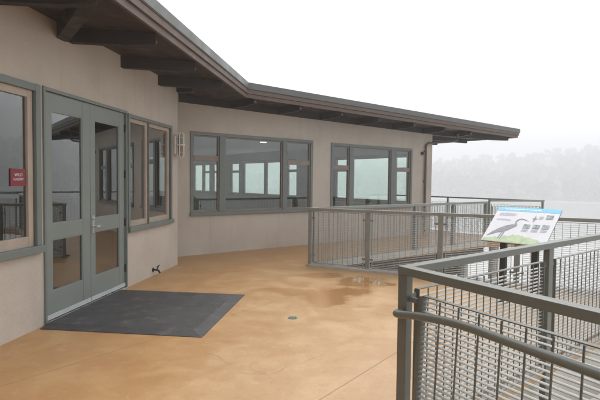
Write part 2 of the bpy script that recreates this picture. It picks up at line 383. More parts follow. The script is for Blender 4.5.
def wall_mesh(M, s0, s1, z0, z1, th, holes):
    """a wall with openings, one closed skin"""
    S = sorted({s0, s1, *[h[0] for h in holes], *[h[1] for h in holes]}); Z = sorted({z0, z1, *[h[2] for h in holes], *[h[3] for h in holes]})
    solid = lambda i, k: 0 <= i < len(S)-1 and 0 <= k < len(Z)-1 and not any(h[0] <= (S[i]+S[i+1])/2 <= h[1] and h[2] <= (Z[k]+Z[k+1])/2 <= h[3] for h in holes)
    mb = MB(); cache = {}
    def v(i, y, k):
        if (i, y, k) not in cache: cache[(i, y, k)] = mb.bm.verts.new(M @ V((S[i], y, Z[k])))
        return cache[(i, y, k)]
    for i in range(len(S)-1):
        for k in range(len(Z)-1):
            if not solid(i, k): continue
            for y in (0, th): mb.bm.faces.new([v(i,y,k), v(i+1,y,k), v(i+1,y,k+1), v(i,y,k+1)])
            if not solid(i-1, k): mb.bm.faces.new([v(i,0,k), v(i,th,k), v(i,th,k+1), v(i,0,k+1)])
            if not solid(i+1, k): mb.bm.faces.new([v(i+1,0,k), v(i+1,th,k), v(i+1,th,k+1), v(i+1,0,k+1)])
            if not solid(i, k-1): mb.bm.faces.new([v(i,0,k), v(i+1,0,k), v(i+1,th,k), v(i,th,k)])
            if not solid(i, k+1): mb.bm.faces.new([v(i,0,k+1), v(i+1,0,k+1), v(i+1,th,k+1), v(i,th,k+1)])
    return mb

def window(M, s0, s1, z0, z1, cols, gm, fm=None, sash_m=None, ft=.07, proud=.022, sill=True, sashw=.045, bottom=None):
    """cols: (a, b, transom z or None) clear spans; grey frame ring + mullions; each span gets a tan sash ring and panes"""
    fm = fm or M_grey; sash_m = sash_m or M_tan
    f = MB(); e = .003
    f.box(M, (s0, -proud, z0+.075), (s0+ft, .11, z1)); f.box(M, (s1-ft, -proud, z0+.075), (s1, .11, z1))
    f.box(M, (s0+ft, -proud+e, z1-ft), (s1-ft, .11, z1-e))
    f.box(M, (s0-.01, -proud-.03, z0), (s1+.01, .11, z0+.075))
    for (a, b, t), (c, d, t2) in zip(cols, cols[1:]):
        f.box(M, (b, -proud+.004, z0+.075), (c, .108, z1-ft))
    w = f.build('window', fm, B, bevel=.004)
    for a, b, t in cols:
        lo, hi = z0+.075, z1-ft
        s = MB(); y0, y1 = .012, .075
        s.box(M, (a, y0, lo), (a+sashw, y1, hi)); s.box(M, (b-sashw, y0, lo), (b, y1, hi))
        s.box(M, (a+sashw, y0+e, lo), (b-sashw, y1, lo+sashw*1.4)); s.box(M, (a+sashw, y0+e, hi-sashw), (b-sashw, y1, hi))
        spans = [(lo+sashw*1.4, hi-sashw)]
        if t: s.box(M, (a+sashw, y0+e-.01, t-.055), (b-sashw, y1, t+.06)); spans = [(lo+sashw*1.4, t-.055), (t+.06, hi-sashw)]
        s.build('sash', sash_m, w, bevel=.003)
        for c, d in spans:
            MB().box(M, (a+sashw-.004, .040, c-.004), (b-sashw+.004, .046, d+.004)).build('pane', gm, w)
    return w

TH = .2
lw = (1.9, 4.78, .81, 2.57); rw = (6.745, 8.42, .81, 2.55); dr = (4.83, 6.71, -.05, 2.575)
wall_mesh(F1, -4.5, 8.72, -.05, 3.42, TH, [lw, rw, dr]).build('wall', M_stucco, B)
ga = (4.45, 7.75, .83, 2.6); gb = (8.36, 11.6, .83, 2.58)
wall_mesh(F2, 3.6, 12.56, -.05, 3.36, TH, [ga, gb]).build('wall', M_stucco, B)
window(F1, *lw, [(1.97, 3.27, None), (3.33, 4.69, None)], M_glassdk, ft=.075, sashw=.075)
window(F1, *rw, [(6.80, 7.44, None), (7.455, 8.33, None)], M_glassdk, ft=.055, sashw=.06)
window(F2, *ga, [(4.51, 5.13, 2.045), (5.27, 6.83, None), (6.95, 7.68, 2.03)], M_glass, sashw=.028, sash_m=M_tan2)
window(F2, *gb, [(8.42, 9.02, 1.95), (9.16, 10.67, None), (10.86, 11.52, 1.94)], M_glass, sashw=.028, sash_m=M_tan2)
# return wall between the two fronts, hidden corner
c1 = P1(8.72, O1); Mr, lr = leg_frame(P1(8.72, O1-.005), P1(8.72, O1-2.4)); MB().box(Mr, (.2, -.2, -.05), (lr, -.003, 3.40)).build('wall', M_stucco, B)
# side wall facing the water, from the far end of the glazed front
F3 = frame(A2 - pi/2, 0); S0 = P2(12.56, O2 - TH)
o3 = V((cos(A2-pi/2), -sin(A2-pi/2), 0)).dot(P2(12.56, O2)); s3 = V((sin(A2-pi/2), cos(A2-pi/2), 0)).dot(P2(12.56, O2))
F3 = frame(A2 - pi/2, o3)
g1 = (s3+.80, s3+4.42, .83, 2.5); g2 = (s3+6.62, s3+12.3, .83, 2.5); g3 = (s3+13.4, s3+16.5, .83, 2.5)
wall_mesh(F3, s3+TH+.003, s3+18, -.05, 3.22, TH, [g1, g2, g3]).build('wall', M_stucco, B)
window(F3, *g1, [(s3+.90, s3+1.42, 2.0), (s3+1.66, s3+3.45, None), (s3+3.65, s3+4.33, 2.0)], M_glassfar)
window(F3, *g2, [(s3+6.70, s3+7.40, 2.0), (s3+7.64, s3+9.04, None), (s3+9.18, s3+10.98, None), (s3+11.4, s3+12.2, 2.0)], M_glassfar)
window(F3, *g3, [(s3+13.5, s3+14.1, 2.0), (s3+14.5, s3+15.2, 2.0), (s3+15.36, s3+16.4, None)], M_glassfar)
# rooms behind the glass
MB().box(F2, (3.61, TH+.003, -.05), (3.8, 18.2, 3.2)).build('partition', M_inwall, B)
wall_mesh(F2 @ Matrix.Translation((0,18.2,0)), 3.8, 12.35, -.05, 3.2, .2, [(4.4,11.8,.83,2.5)]).build('wall', M_stucco, B)
window(F2 @ Matrix.Translation((0,18.2,0)), 4.4, 11.8, .83, 2.5, [(4.5,6.8,None),(6.95,9.3,None),(9.45,11.7,None)], M_glassfar)  # unseen back window, added to let daylight brighten the ceiling
MB().box(F2, (3.803, TH+.002, 2.86), (12.34, 18.19, 2.95)).build('ceiling', M_inceil, B)
MB().box(F2, (3.803, TH+.002, -.04), (12.34, 18.19, -.005)).build('floor', M_infloor, B)
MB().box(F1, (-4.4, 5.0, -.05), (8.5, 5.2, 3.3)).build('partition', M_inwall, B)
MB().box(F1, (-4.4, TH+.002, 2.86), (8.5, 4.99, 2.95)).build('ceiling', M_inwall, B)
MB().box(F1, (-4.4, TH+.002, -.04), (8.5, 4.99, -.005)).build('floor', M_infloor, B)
MB().box(F1, (8.503, TH+.002, -.05), (8.70, 5.19, 3.3)).build('partition', M_inwall, B)
MB().box(F1, (-4.5, TH+.002, -.05), (-4.41, 5.19, 3.3)).build('partition', M_inwall, B)

# double doors
fr = MB()
fr.box(F1, (4.83, -.02, -.0), (4.862, .12, 2.575)); fr.box(F1, (6.678, -.02, 0), (6.71, .12, 2.575)); fr.box(F1, (4.862, -.017, 2.535), (6.678, .12, 2.572))
fr.build('door_frame', M_grey, B, bevel=.003)
MB().box(F1, (4.865, -.035, .0), (6.675, .11, .022)).build('threshold', M_alu, B, bevel=.004)
def door_leaf(s0, s1, pa, pb, hinge_left):
    L = MB(); y0, y1 = .012, .058; z0, z1 = .030, 2.532
    L.box(F1, (s0, y0, z0), (pa, y1, z1)); L.box(F1, (pb, y0, z0), (s1, y1, z1))
    for a, b in ((z0, .33), (.915, 1.085), (2.34, z1)): L.box(F1, (pa, y0+.002, a), (pb, y1-.002, b))
    d = L.build('door', M_door, B, bevel=.003)
    for a, b in ((.33, .915), (1.085, 2.34)):
        MB().box(F1, (pa-.005, .031, a-.005), (pb+.005, .037, b+.005)).build('pane', M_glassdk, d)
        g = MB()
        for q in ((pa, a, pa+.014, b), (pb-.014, a, pb, b), (pa+.014, a, pb-.014, a+.014), (pa+.014, b-.014, pb-.014, b)):
            g.box(F1, (q[0], y0+.005, q[1]), (q[2], .030, q[3]))
        g.build('glazing_bead', M_door, d)
    MB().box(F1, (s0+.004, y0-.012, .032), (s1-.004, y0-.001, .085)).build('kick_strip', M_strip, d, bevel=.003)
    for z in (.30, .97, 1.66, 2.32):
        h = MB(); sx = s0-.004 if hinge_left else s1+.004
        h.tube([F1 @ V((sx, .000, z-.055)), F1 @ V((sx, .000, z+.055))], .0115, 10)
        h.box(F1, (sx-.016, .006, z-.052), (sx+.016, .013, z+.052)); h.build('hinge', M_dark, d)
    return d
dl = door_leaf(4.866, 5.772, 5.00, 5.605, True)
drr = door_leaf(5.779, 6.674, 5.885, 6.525, False)
h = MB(); h.box(F1, (5.805, .000, .90), (5.852, .013, 1.13)); h.tube([F1 @ V((5.828, .01, .985)), F1 @ V((5.828, -.05, .985))], .012, 12)
h.tube([F1 @ V((5.826, -.05, .985)), F1 @ V((5.87, -.055, .985)), F1 @ V((5.925, -.052, .983))], .0105, 12); h.tube([F1 @ V((5.828, .01, 1.085)), F1 @ V((5.828, -.012, 1.085))], .017, 14)
h.build('handle', M_alu, drr, bevel=.002)

# roof: slab with two sloping wings, eaves, fascia boards, gutter, beams
def lz(s2): return -.0150*max(0, s2-5.4)        # the glazed wing's eave falls slightly towards its tip
Cn = P2(5.39, -8.50, 3.28); Cn = V((-1.115, 9.99, 3.28)); Sn = P1(-4.6, -2.31, 3.28); Tn = P2(16.05, -8.5, 3.28 + lz(16.05)); E3 = -cos(0); En = Tn + N2*(-22)
path = [Sn, Cn, Tn, En]
def offset(i, d):
    p = path[i]; out = []
    ds = []
    if i > 0: ds.append((path[i]-path[i-1]).normalized())
    if i < len(path)-1: ds.append((path[i+1]-path[i]).normalized())
    ns = [V((q.y, -q.x, 0)).normalized() for q in ds]
    if len(ns) == 1: return p + ns[0]*d
    b = (ns[0]+ns[1]).normalized(); return p + b*(d/b.dot(ns[0]))
def sweep(prof):
    mb = MB(); rings = []
    for i in range(len(path)):
        rings.append([mb.bm.verts.new(offset(i, o) + V((0,0,z))) for o, z in prof])
    n = len(prof)
    for a, b in zip(rings, rings[1:]):
        for k in range(n): mb.bm.faces.new((a[k], a[(k+1)%n], b[(k+1)%n], b[k]))
    mb.bm.faces.new(rings[0][::-1]); mb.bm.faces.new(rings[-1]); return mb
back1, back2 = P1(-4.6, -14, 3.28), P1(12, -14, 3.28)
rf = MB()
top = .285
def rp(v, z): return V((v.x, v.y, z))
Ci = offset(1, -.04); Si = offset(0, -.04); Ti = offset(2, -.04); Ei = offset(3, -.04)
inn = Ci + (-N1 - N2).normalized()*14
def wing(pts, zs, th=.21):
    t = [rf.bm.verts.new(rp(p, z+top)) for p, z in zip(pts, zs)]; b = [rf.bm.verts.new(rp(p, z+top-th)) for p, z in zip(pts, zs)]
    rf.bm.faces.new(t); rf.bm.faces.new(b[::-1])
    for i in range(4): rf.bm.faces.new((t[i], b[i], b[(i+1)%4], t[(i+1)%4]))
wing([Si, Ci, inn, P1(-4.6, -16)], [3.28, 3.28, 3.28, 3.28])
wing([Ci, Ti, Ei, inn], [3.28, Tn.z, Tn.z, 3.28])
roof = rf.build('roof', M_roof, B)
sf = MB()   # boarded soffit hung 5 mm under the slab
def wing2(pts, zs):
    t = [sf.bm.verts.new(rp(p, z+.070)) for p, z in zip(pts, zs)]; b = [sf.bm.verts.new(rp(p, z+.050)) for p, z in zip(pts, zs)]
    sf.bm.faces.new(t); sf.bm.faces.new(b[::-1])
    for i in range(4): sf.bm.faces.new((t[i], b[i], b[(i+1)%4], t[(i+1)%4]))
in2 = Ci + (-N1 - N2).normalized()*3.2; 
k1 = P1(-4.6, -3.5)
wing2([Si, Ci, Ci + (P1(9.9, -3.6) - P1(9.9, -2.3)), k1], [3.28]*4)
wing2([Ci, Ti, P2(13.9, -9.6), P2(3.9, -9.6)], [3.28, Tn.z, 3.28+lz(14), 3.28])
wing2([Ti, Ei, P2(12.7, -31), P2(13.9-1.2, -9.6)], [Tn.z, Tn.z, 3.28+lz(13), 3.28+lz(13)])
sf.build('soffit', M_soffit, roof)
sweep([(-.035, 0), (0, 0), (0, .078), (-.035, .078)]).build('fascia_board', M_fascia, roof)
sweep([(-.035, .082), (.028, .082), (.028, .160), (-.035, .160)]).build('fascia_board', M_fascia, roof)
sweep([(-.035, .164), (.036, .164), (.050, .178), (.050, .300), (.036, .308), (.030, .300), (-.035, .290)]).build('gutter', M_gutter, roof)

def beam(p, q, zb, zt, w=.10, rise=.03):
    """a rafter from the wall (p) to the eave (q), bottom edge rising at its free end"""
    p, q = V((p.x, p.y, 0)), V((q.x, q.y, 0)); d = (q-p).normalized(); s = V((d.y, -d.x, 0))*w/2; z = V((0,0,1))
    m_ = p.lerp(q, .72)
    mb = MB(); zt0, zt1 = (zt if isinstance(zt, tuple) else (zt, zt)); dz = zt1 - zt0
    rings = []
    for c, lo, hi in ((p, zb, zt0), (m_, zb + dz*.72, zt0 + dz*.72), (q, zb + dz + rise, zt1)):
        rings.append([mb.bm.verts.new(c - s + z*lo), mb.bm.verts.new(c + s + z*lo), mb.bm.verts.new(c + s + z*hi), mb.bm.verts.new(c - s + z*hi)])
    for a, b in zip(rings, rings[1:]):
        for k in range(4): mb.bm.faces.new((a[k], a[(k+1)%4], b[(k+1)%4], b[k]))
    mb.bm.faces.new(rings[0][::-1]); mb.bm.faces.new(rings[-1])
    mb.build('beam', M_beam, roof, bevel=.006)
    c = q + d*.012; Mq, _ = leg_frame(q, q + d)
    MB().box(Mq, (.001, -.016, zb + dz + rise + .020), (.010, .016, zb + dz + rise + .052)).build('bracket', M_grey, roof, bevel=.003)
for a, b in ((6.58, 7.02), (7.86, 8.38), (5.33, 5.62), (4.05, 4.28), (2.75, 2.9), (1.45, 1.55), (.15, .2)):
    beam(P1(a, O1 - .05), P1(b, -2.43), 3.165, 3.328)
for a, b in ((5.42, 5.55), (6.68, 6.75), (7.98, 8.02), (9.3, 9.33), (10.7, 10.72), (12.1, 12.12), (13.45, 13.45)):
    beam(P2(a, O2 - .05), P2(b, -8.62), 3.165 + lz(a), (3.325 + lz(a), 3.325 + lz(b)))
# diagonal beams at the turns of the roof
beam(P1(5.22, O1 - .02), P1(4.18, -2.43), 3.15, 3.327, w=.14, rise=.06)
beam(P2(12.45, O2 - .1), Tn - D2*.25 - N2*.25, 3.16 + lz(12.5), (3.325 + lz(12.5), 3.325 + lz(16)), w=.13)
for k in range(8):
    n0 = O2 - 1.3*k - 1.0; beam(P2(12.5, n0), P2(15.9, n0), 3.165 + lz(12.5), (3.325 + lz(12.5), 3.325 + lz(16)))
MB().hexa([F2 @ V(q) for q in ((4.2,-.045,3.17),(12.5,-.045,3.17+lz(12.5)),(12.5,-.003,3.17+lz(12.5)),(4.2,-.003,3.17),(4.2,-.045,3.329),(12.5,-.045,3.329+lz(12.5)),(12.5,-.003,3.329+lz(12.5)),(4.2,-.003,3.329))]).build('wall_plate', M_beam, B, bevel=.004)
MB().box(F1, (8.66, -.30, 3.20), (8.80, .02, 3.29)).build('junction_box', M_dark, B, bevel=.008)

# drainpipe near the far corner of the glazed front
dp = MB(); s = 12.18
pts = [F2 @ V((s, -.055, 0.02)), F2 @ V((s, -.055, 2.62)), F2 @ V((s+.01, -.06, 2.72)), F2 @ V((s+.06, -.09, 2.78)), F2 @ V((s+.9, -.42, 2.86)), F2 @ V((s+1.0, -.46, 2.90)), F2 @ V((s+1.02, -.47, 3.10))]
dp.tube(pts, .034, 12)
for z in (.5, 1.6, 2.5): dp.box(F2, (s-.05, -.06, z), (s+.05, -.002, z+.035))
dp.build('drainpipe', M_copper, B, smooth=False)
MB().box(F2, (12.0, -.07, 2.42), (12.09, -.002, 2.50)).build('sensor', M_dark, B, bevel=.01)

# ceiling spot seen through the glazed front (lit)
def emit(name, col, st):
    m = bpy.data.materials.new(name); m.use_nodes = True; b = m.node_tree.nodes['Principled BSDF']; b.inputs['Emission Color'].default_value = (*col, 1); b.inputs['Emission Strength'].default_value = st
    return m
t = thing('ceiling_light', 'small round lit ceiling downlight seen through the top of the widest near window pane', 'light', F2 @ V((8.87, 3.88, 2.86)))
MB().tube([F2 @ V((8.87, 3.88, 2.858)), F2 @ V((8.87, 3.88, 2.835))], .13, 20).build('trim_ring', M_white, t)
MB().tube([F2 @ V((8.87, 3.88, 2.834)), F2 @ V((8.87, 3.88, 2.826))], .10, 20).build('lamp', emit('lamp_glow', (1,.95,.85), 4), t)

# ------------------------------------------------------------------ railings
def grating(parent, M, s0, s1, z0, z1, y=0., fr=True, pitch=.1016, rod=.003, edge=.006):
    """infill of steel bar grating set on edge: flat bars lying level, thin rods upright"""
    g, gr_ = MB(), MB(); n = int((z1-z0-.03)/.0302)
    for k in range(n+1):
        z = z0 + .012 + k*.0302
        if z > z1 - .012: break
        g.box(M, (s0+.003, y-.0125, z-.002), (s1-.003, y+.0125, z+.002))
    m_ = round((s1-s0)/pitch); st = (s1-s0)/max(1, m_)
    for k in range(1, m_): 
        s = s0 + k*st; gr_.box(M, (s-rod, y-.0165, z0+.006), (s+rod, y-.0095, z1-.004))
    g.build('grating', M_grate, parent); gr_.build('grating_rods', M_rail, parent)  # rods are the bars' steel; darker paint stands in for their shadow side
    if fr:
        f = MB()
        f.box(M, (s0-edge, y-.020, z0-.01), (s0, y+.020, z1)); f.box(M, (s1, y-.020, z0-.01), (s1+edge, y+.020, z1))
        f.box(M, (s0-.006, y-.016, z1), (s1+.006, y+.016, z1+.006)); f.box(M, (s0, y-.016, z0-.010), (s1, y+.016, z0-.004))
        f.build('grating_frame', M_rail, parent)
def post(parent, M, s, y=0, w=.10, d=.06, z0=-.0, z1=1.0, plate=True):
    p = MB(); p.box(M, (s-w/2, y-d/2, z0), (s+w/2, y+d/2, z1))
    if plate: p.box(M, (s-w/2-.04, y-d/2-.04, z0), (s+w/2+.04, y+d/2+.04, z0+.012))
    return p.build('post', M_rail, parent, bevel=.004)
def clips(parent, M, spots, y=0):
    for s, z in spots:
        MB().box(M, (s-.032, y-.006, z-.016), (s+.032, y+.006, z+.016)).build('clip', M_rail, parent)

# near railing: corner post in front, one leg to the right and one to the back
R = thing('railing', 'grey green railing with round handrail and thick square corner post closest to the viewer', 'railing', KN)
Mf, _ = leg_frame(KN, KN + FD); LF = 6.0
Mb, LB = leg_frame(KN, BX)
RH = 1.07
def top_rail(parent, p, q, RH=RH, w=.10, h=.065, ext0=0, ext1=0):
    M, l = leg_frame(p, q); return MB().box(M, (-ext0, -w/2, RH-h), (l+ext1, w/2, RH)).build('top_rail', M_rail, parent, bevel=.005)
# mitred front and back rails in one welded piece
def mitre_rail(parent, pts, w=.10, h=.065, RH=RH):
    mb = MB(); rings = []
    pts = [V((p[0], p[1], 0)) for p in pts]
    for i, p in enumerate(pts):
        ns = []
        if i > 0: d = (pts[i]-pts[i-1]).normalized(); ns.append(V((d.y, -d.x, 0)))
        if i < len(pts)-1: d = (pts[i+1]-pts[i]).normalized(); ns.append(V((d.y, -d.x, 0)))
        b = sum(ns, V((0,0,0))).normalized(); k = 1/b.dot(ns[0])
        rings.append([mb.bm.verts.new(p + b*k*o + V((0,0,z))) for o, z in ((-w/2, RH-h), (w/2, RH-h), (w/2, RH), (-w/2, RH))])
    for a, b in zip(rings, rings[1:]):
        for k in range(4): mb.bm.faces.new((a[k], a[(k+1)%4], b[(k+1)%4], b[k]))
    mb.bm.faces.new(rings[0][::-1]); mb.bm.faces.new(rings[-1])
    return mb.build('top_rail', M_rail, parent, bevel=.005)
mitre_rail(R, [KN + FD*LF, KN, BX], .075, .052)
post(R, Mf, .0, 0, .078, .052, -.4, RH-.053, plate=False)
fposts = [2.1, 4.2]; bposts = [2.03, 4.0]
for s in fposts: post(R, Mf, s, 0, .075, .05, -.4, RH-.053, plate=False)
for s in bposts: post(R, Mb, s, 0, .085, .055, -.4, RH-.053, plate=False)
prev = 0
for s in fposts + [LF]:
    a, b = prev + .150, s - .150
    Mt = Mf.copy(); yl = Mf.to_3x3() @ V((0,1,0))
    for i_ in range(3): Mt[i_][2] += yl[i_]*.055; Mt[i_][3] -= yl[i_]*.03
    grating(R, Mt, a, b, -.10, .905, pitch=.143, rod=.0042, edge=.026); clips(R, Mf, [(prev+.075, .87), (prev+.075, .12), (s-.075, .87), (s-.075, .12)]); prev = s
prev = 0
for s in bposts + [LB]:
    a, b = prev + .125, s - .115
    grating(R, Mb, a, b, -.06, .905); clips(R, Mb, [(prev+.075, .87), (prev+.075, .12), (s-.075, .87), (s-.075, .12)]); prev = s
hr = []
for s, z in ((.05, .787), (.10, .796), (.18, .812), (.36, .836), (.50, .848), (.62, .850), (.74, .846), (.95, .841), (1.25, .836), (1.7, .828), (2.6, .81), (5.2, .76)):
    hr.append(Mf @ V((s, -.095, z)))
# the start of the handrail returns to the corner post
hr = [Mf @ V((.012, -.030, .780)), Mf @ V((.006, -.066, .781)), Mf @ V((.018, -.088, .783))] + hr
# smooth the polyline
def smooth(pts, n=2):
    for _ in range(n):
        q = [pts[0]]
        for a, b in zip(pts, pts[1:]): q += [a.lerp(b, .25), a.lerp(b, .75)]
        pts = q + [pts[-1]]
    return pts
MB().tube(smooth(hr), .0235, 16).build('handrail', M_rail, R, smooth=True)
for s in (2.1, 4.2):
    MB().tube([Mf @ V((s, -.095, .80)), Mf @ V((s, -.08, .745)), Mf @ V((s, -.02, .735))], .008, 8).build('handrail_bracket', M_rail, R)

M_rail = M_rail_lit
# middle railing: a V round the notch of the deck
MR = thing('railing', 'grey green mesh railing coming to a point in front of the glazed wall', 'railing', AP)
Mm, LM = leg_frame(AP, BX - V((.3,-.15,0))); Mk, LK = leg_frame(AP, Q12)
mitre_rail(MR, [BX - V((.25,-.13,0)), AP, Q12], .075, .055, 1.09)
def inter(M, l, px):
    """distance along a leg where it meets the sight line of a compass tangent X/Y"""
    o, d = M @ V((0,0,0)), (M.to_3x3() @ V((1,0,0))); return (px*o.y - o.x)/(d.x - px*d.y)
post(MR, Mm, 0, 0, .06, .06, .0, 1.034)
mp = [inter(Mm, LM, .141), inter(Mm, LM, .291), inter(Mm, LM, .45), LM-.1]
kp = [inter(Mk, LK, .2385), inter(Mk, LK, .3165), LK-.03]
for s in mp: post(MR, Mm, s, 0, .085, .06, .035, 1.034)
for s in kp: post(MR, Mk, s, 0, .085, .06, .035, 1.034)
prev = 0
for s in mp: grating(MR, Mm, prev+.085, s-.085, .06, 1.012); clips(MR, Mm, [(prev+.07, .9), (prev+.07, .2), (s-.07, .9), (s-.07, .2)]); prev = s
prev = 0
for s in kp: grating(MR, Mk, prev+.085, s-.085, .06, 1.012); clips(MR, Mk, [(prev+.07, .9), (prev+.07, .2), (s-.07, .9), (s-.07, .2)]); prev = s

# far railing at the end of the walk
FRr = thing('railing', 'thin far railing at the end of the walk, seen against the pale water', 'railing', Q135w)
mitre_rail(FRr, [Q135w, Q135, Q12 + (Q135-Q12).normalized()*.10], .05, .045, 1.13)
Mz, LZ = leg_frame(Q135w, Q135); My, LY = leg_frame(Q135, Q12)
zs = [.06, 1.5, inter(Mz, LZ, .3045), inter(Mz, LZ, .39), LZ]
for s in zs: post(FRr, Mz, s, 0, .05, .05, 0, 1.084)
for a, b in zip(zs, zs[1:]): grating(FRr, Mz, a+.07, b-.07, .08, .95)
grating(FRr, My, .08, LY-.16, .08, .95)

# ------------------------------------------------------------------ information sign
u = V((sin(2.42), cos(2.42), 0)); vh = V((-u.y, u.x, 0)); SW, SD = .83, .66
BLp = V((2.434, 6.5, .83)); vv = (vh*.50 + V((0,0,.43))).normalized(); nn = u.cross(vv).normalized()
if nn.z < 0: nn = -nn
SG = thing('information_sign', 'tilted wildlife information panel with blue header and grey heron on two black posts', 'sign', V((2.9, 6.4, 0)))
Msg = Matrix(((u.x, vv.x, nn.x, BLp.x), (u.y, vv.y, nn.y, BLp.y), (u.z, vv.z, nn.z, BLp.z), (0,0,0,1)))
M_panel = mat('sign_print_white', (.66,.66,.69), .3, .04, 3, 40)
M_blue = mat('sign_print_blue', (.16,.52,.74), .3, .08, 3, 40)
M_heron = mat('sign_print_grey', (.22,.21,.24), .35, .25, 18, 90)
M_green = mat('sign_print_green', (.42,.52,.32), .35, .2, 14, 60)
M_photo = mat('sign_print_photo', (.24,.29,.33), .35, .6, 30, 90, tint=(.20,.22,.18))
M_pink = mat('sign_print_text', (.50,.48,.50), .35, .1, 40, 200)
M_lilac = mat('sign_print_lilac', (.66,.62,.74), .35, .08, 5, 40)
M_white2 = mat('sign_print_pale', (.70,.82,.88), .35, .05, 9, 90)
MB().box(Msg, (0, 0, -.012), (SW, SD, 0)).build('panel', M_panel, SG, bevel=.003)
MB().box(Msg, (.006, .006, -.030), (SW-.006, SD-.006, -.0122)).build('backing_frame', M_black, SG, bevel=.003)
def flat(pts, z=.0, th=.0014): return MB().slab(Msg, pts, z, z+th)
flat([(0,SD*.885),(SW,SD*.885),(SW,SD),(0,SD)], .0004).build('header_band', M_blue, SG)
for k in range(9):
    ln = MB(); ln.slab(Msg, [(.10+k*.055, SD*.93), (.145+k*.055, SD*.93), (.145+k*.055, SD*.955), (.10+k*.055, SD*.955)], .0022, .003); ln.build('header_lettering', M_white2, SG)
# reeds, heron, flying bird
rd = [(.02,.0),(.02,.05)]; rr = random.Random(3)
for k in range(22): x0 = .02 + k*.034; rd.append((x0+.017, .055 + .085*math.exp(-((x0-.42)/.24)**2) + rr.uniform(-.018,.018)))
rd += [(SW-.08,.03),(SW-.05,.0)]; flat([(a, b+.003) for a, b in rd], .0004).build('reeds', M_green, SG)
body = [(.085,.115),(.15,.160),(.21,.180),(.275,.215),(.33,.27),(.36,.295),(.372,.32),(.358,.345),(.345,.375),(.352,.41),(.38,.43),(.42,.432),(.50,.405),(.425,.447),(.38,.450),(.345,.430),(.328,.40),(.33,.36),(.335,.33),(.30,.330),(.235,.305),(.155,.243),(.085,.165),(.045,.10)]
hb = MB()
body = [(x, y) for x, y in reversed(body)]
hb.slab(Msg, body, .0022, .0036)
for (a, b) in (((.225,.225),(.205,.06)), ((.25,.232),(.235,.05))): 
    hb.slab(Msg, [(a[0]-.006,a[1]),(a[0]+.006,a[1]),(b[0]+.005,b[1]),(b[0]-.005,b[1])], .0024, .0038)
hb.build('heron_picture', M_heron, SG)
fb = MB(); fb.slab(Msg, [(.52,.46),(.545,.475),(.55,.53),(.565,.47),(.59,.465),(.565,.45),(.545,.39),(.545,.445)][::-1], .0022, .0034); fb.build('bird_picture', M_heron, SG)
for x0, y0 in ((.455,.275),(.575,.28),(.69,.285),(.685,.465)):
    flat([(x0,y0),(x0+.085,y0),(x0+.085,y0+.075),(x0,y0+.075)], .0022).build('photo', M_photo, SG)
for x0, y0, n, w_ in ((.455,.215,4,.09),(.575,.22,4,.09),(.69,.225,4,.09),(.06,.49,5,.24),(.06,.40,3,.2),(.60,.455,5,.06)):
    tx = MB()
    for k in range(n): tx.slab(Msg, [(x0, y0+k*.013), (x0+w_*rr.uniform(.75,1), y0+k*.013), (x0+w_*rr.uniform(.75,1), y0+k*.013+.004), (x0, y0+k*.013+.004)], .0022, .003)
    tx.build('caption', M_lilac if x0 < .3 else M_pink, SG)
for k in (.25, .75):
    base = BLp + u*(SW*k) + vv*(SD*.45); M_, _ = leg_frame(base, base + u)
    p = MB(); p.box(M_, (-.04, -.03, 0), (.04, .03, base.z - .035)); p.box(M_, (-.08, -.07, 0), (.08, .07, .012)); p.build('post', M_black, SG, bevel=.004)
    b0 = base - nn*.046; MB().box(Msg, (SW*k-.06, SD*.2, -.046), (SW*k+.06, SD*.72, -.031)).build('bracket', M_black, SG, bevel=.003)

# ------------------------------------------------------------------ small things
# door mat with bevelled edges
mt0, mt1, mn0, mn1 = 4.70, 6.56, O1 + .04, -1.55; bv = .13; zt = .030
m1 = MB()
Mm1 = frame(A1, 0)
def mp_(s, n, z): return Mm1 @ V((s, -n, z))
low = [(mt0, mn0), (mt0, mn1), (mt1, mn1), (mt1, mn0)]; hi = [(mt0+bv, mn0), (mt0+bv, mn1-bv), (mt1-bv, mn1-bv), (mt1-bv, mn0)]
lv = [m1.bm.verts.new(mp_(s, n, .001)) for s, n in low]; ev = [m1.bm.verts.new(mp_(s, n, .006)) for s, n in low]; tv = [m1.bm.verts.new(mp_(s, n, zt)) for s, n in hi]
for i in range(3): m1.bm.faces.new((lv[i], lv[i+1], ev[i+1], ev[i])); m1.bm.faces.new((ev[i], ev[i+1], tv[i+1], tv[i]))
m1.bm.faces.new(tv); m1.bm.faces.new((lv[3], lv[0], ev[0], tv[0], tv[3], ev[3])); m1.bm.faces.new(lv[::-1])
t = m1.build('door_mat', M_rubber, None, loc=tuple(P1(5.6, -2.4, 0))); tag(t, 'large worn black rubber mat on the floor before the double doors', 'mat')
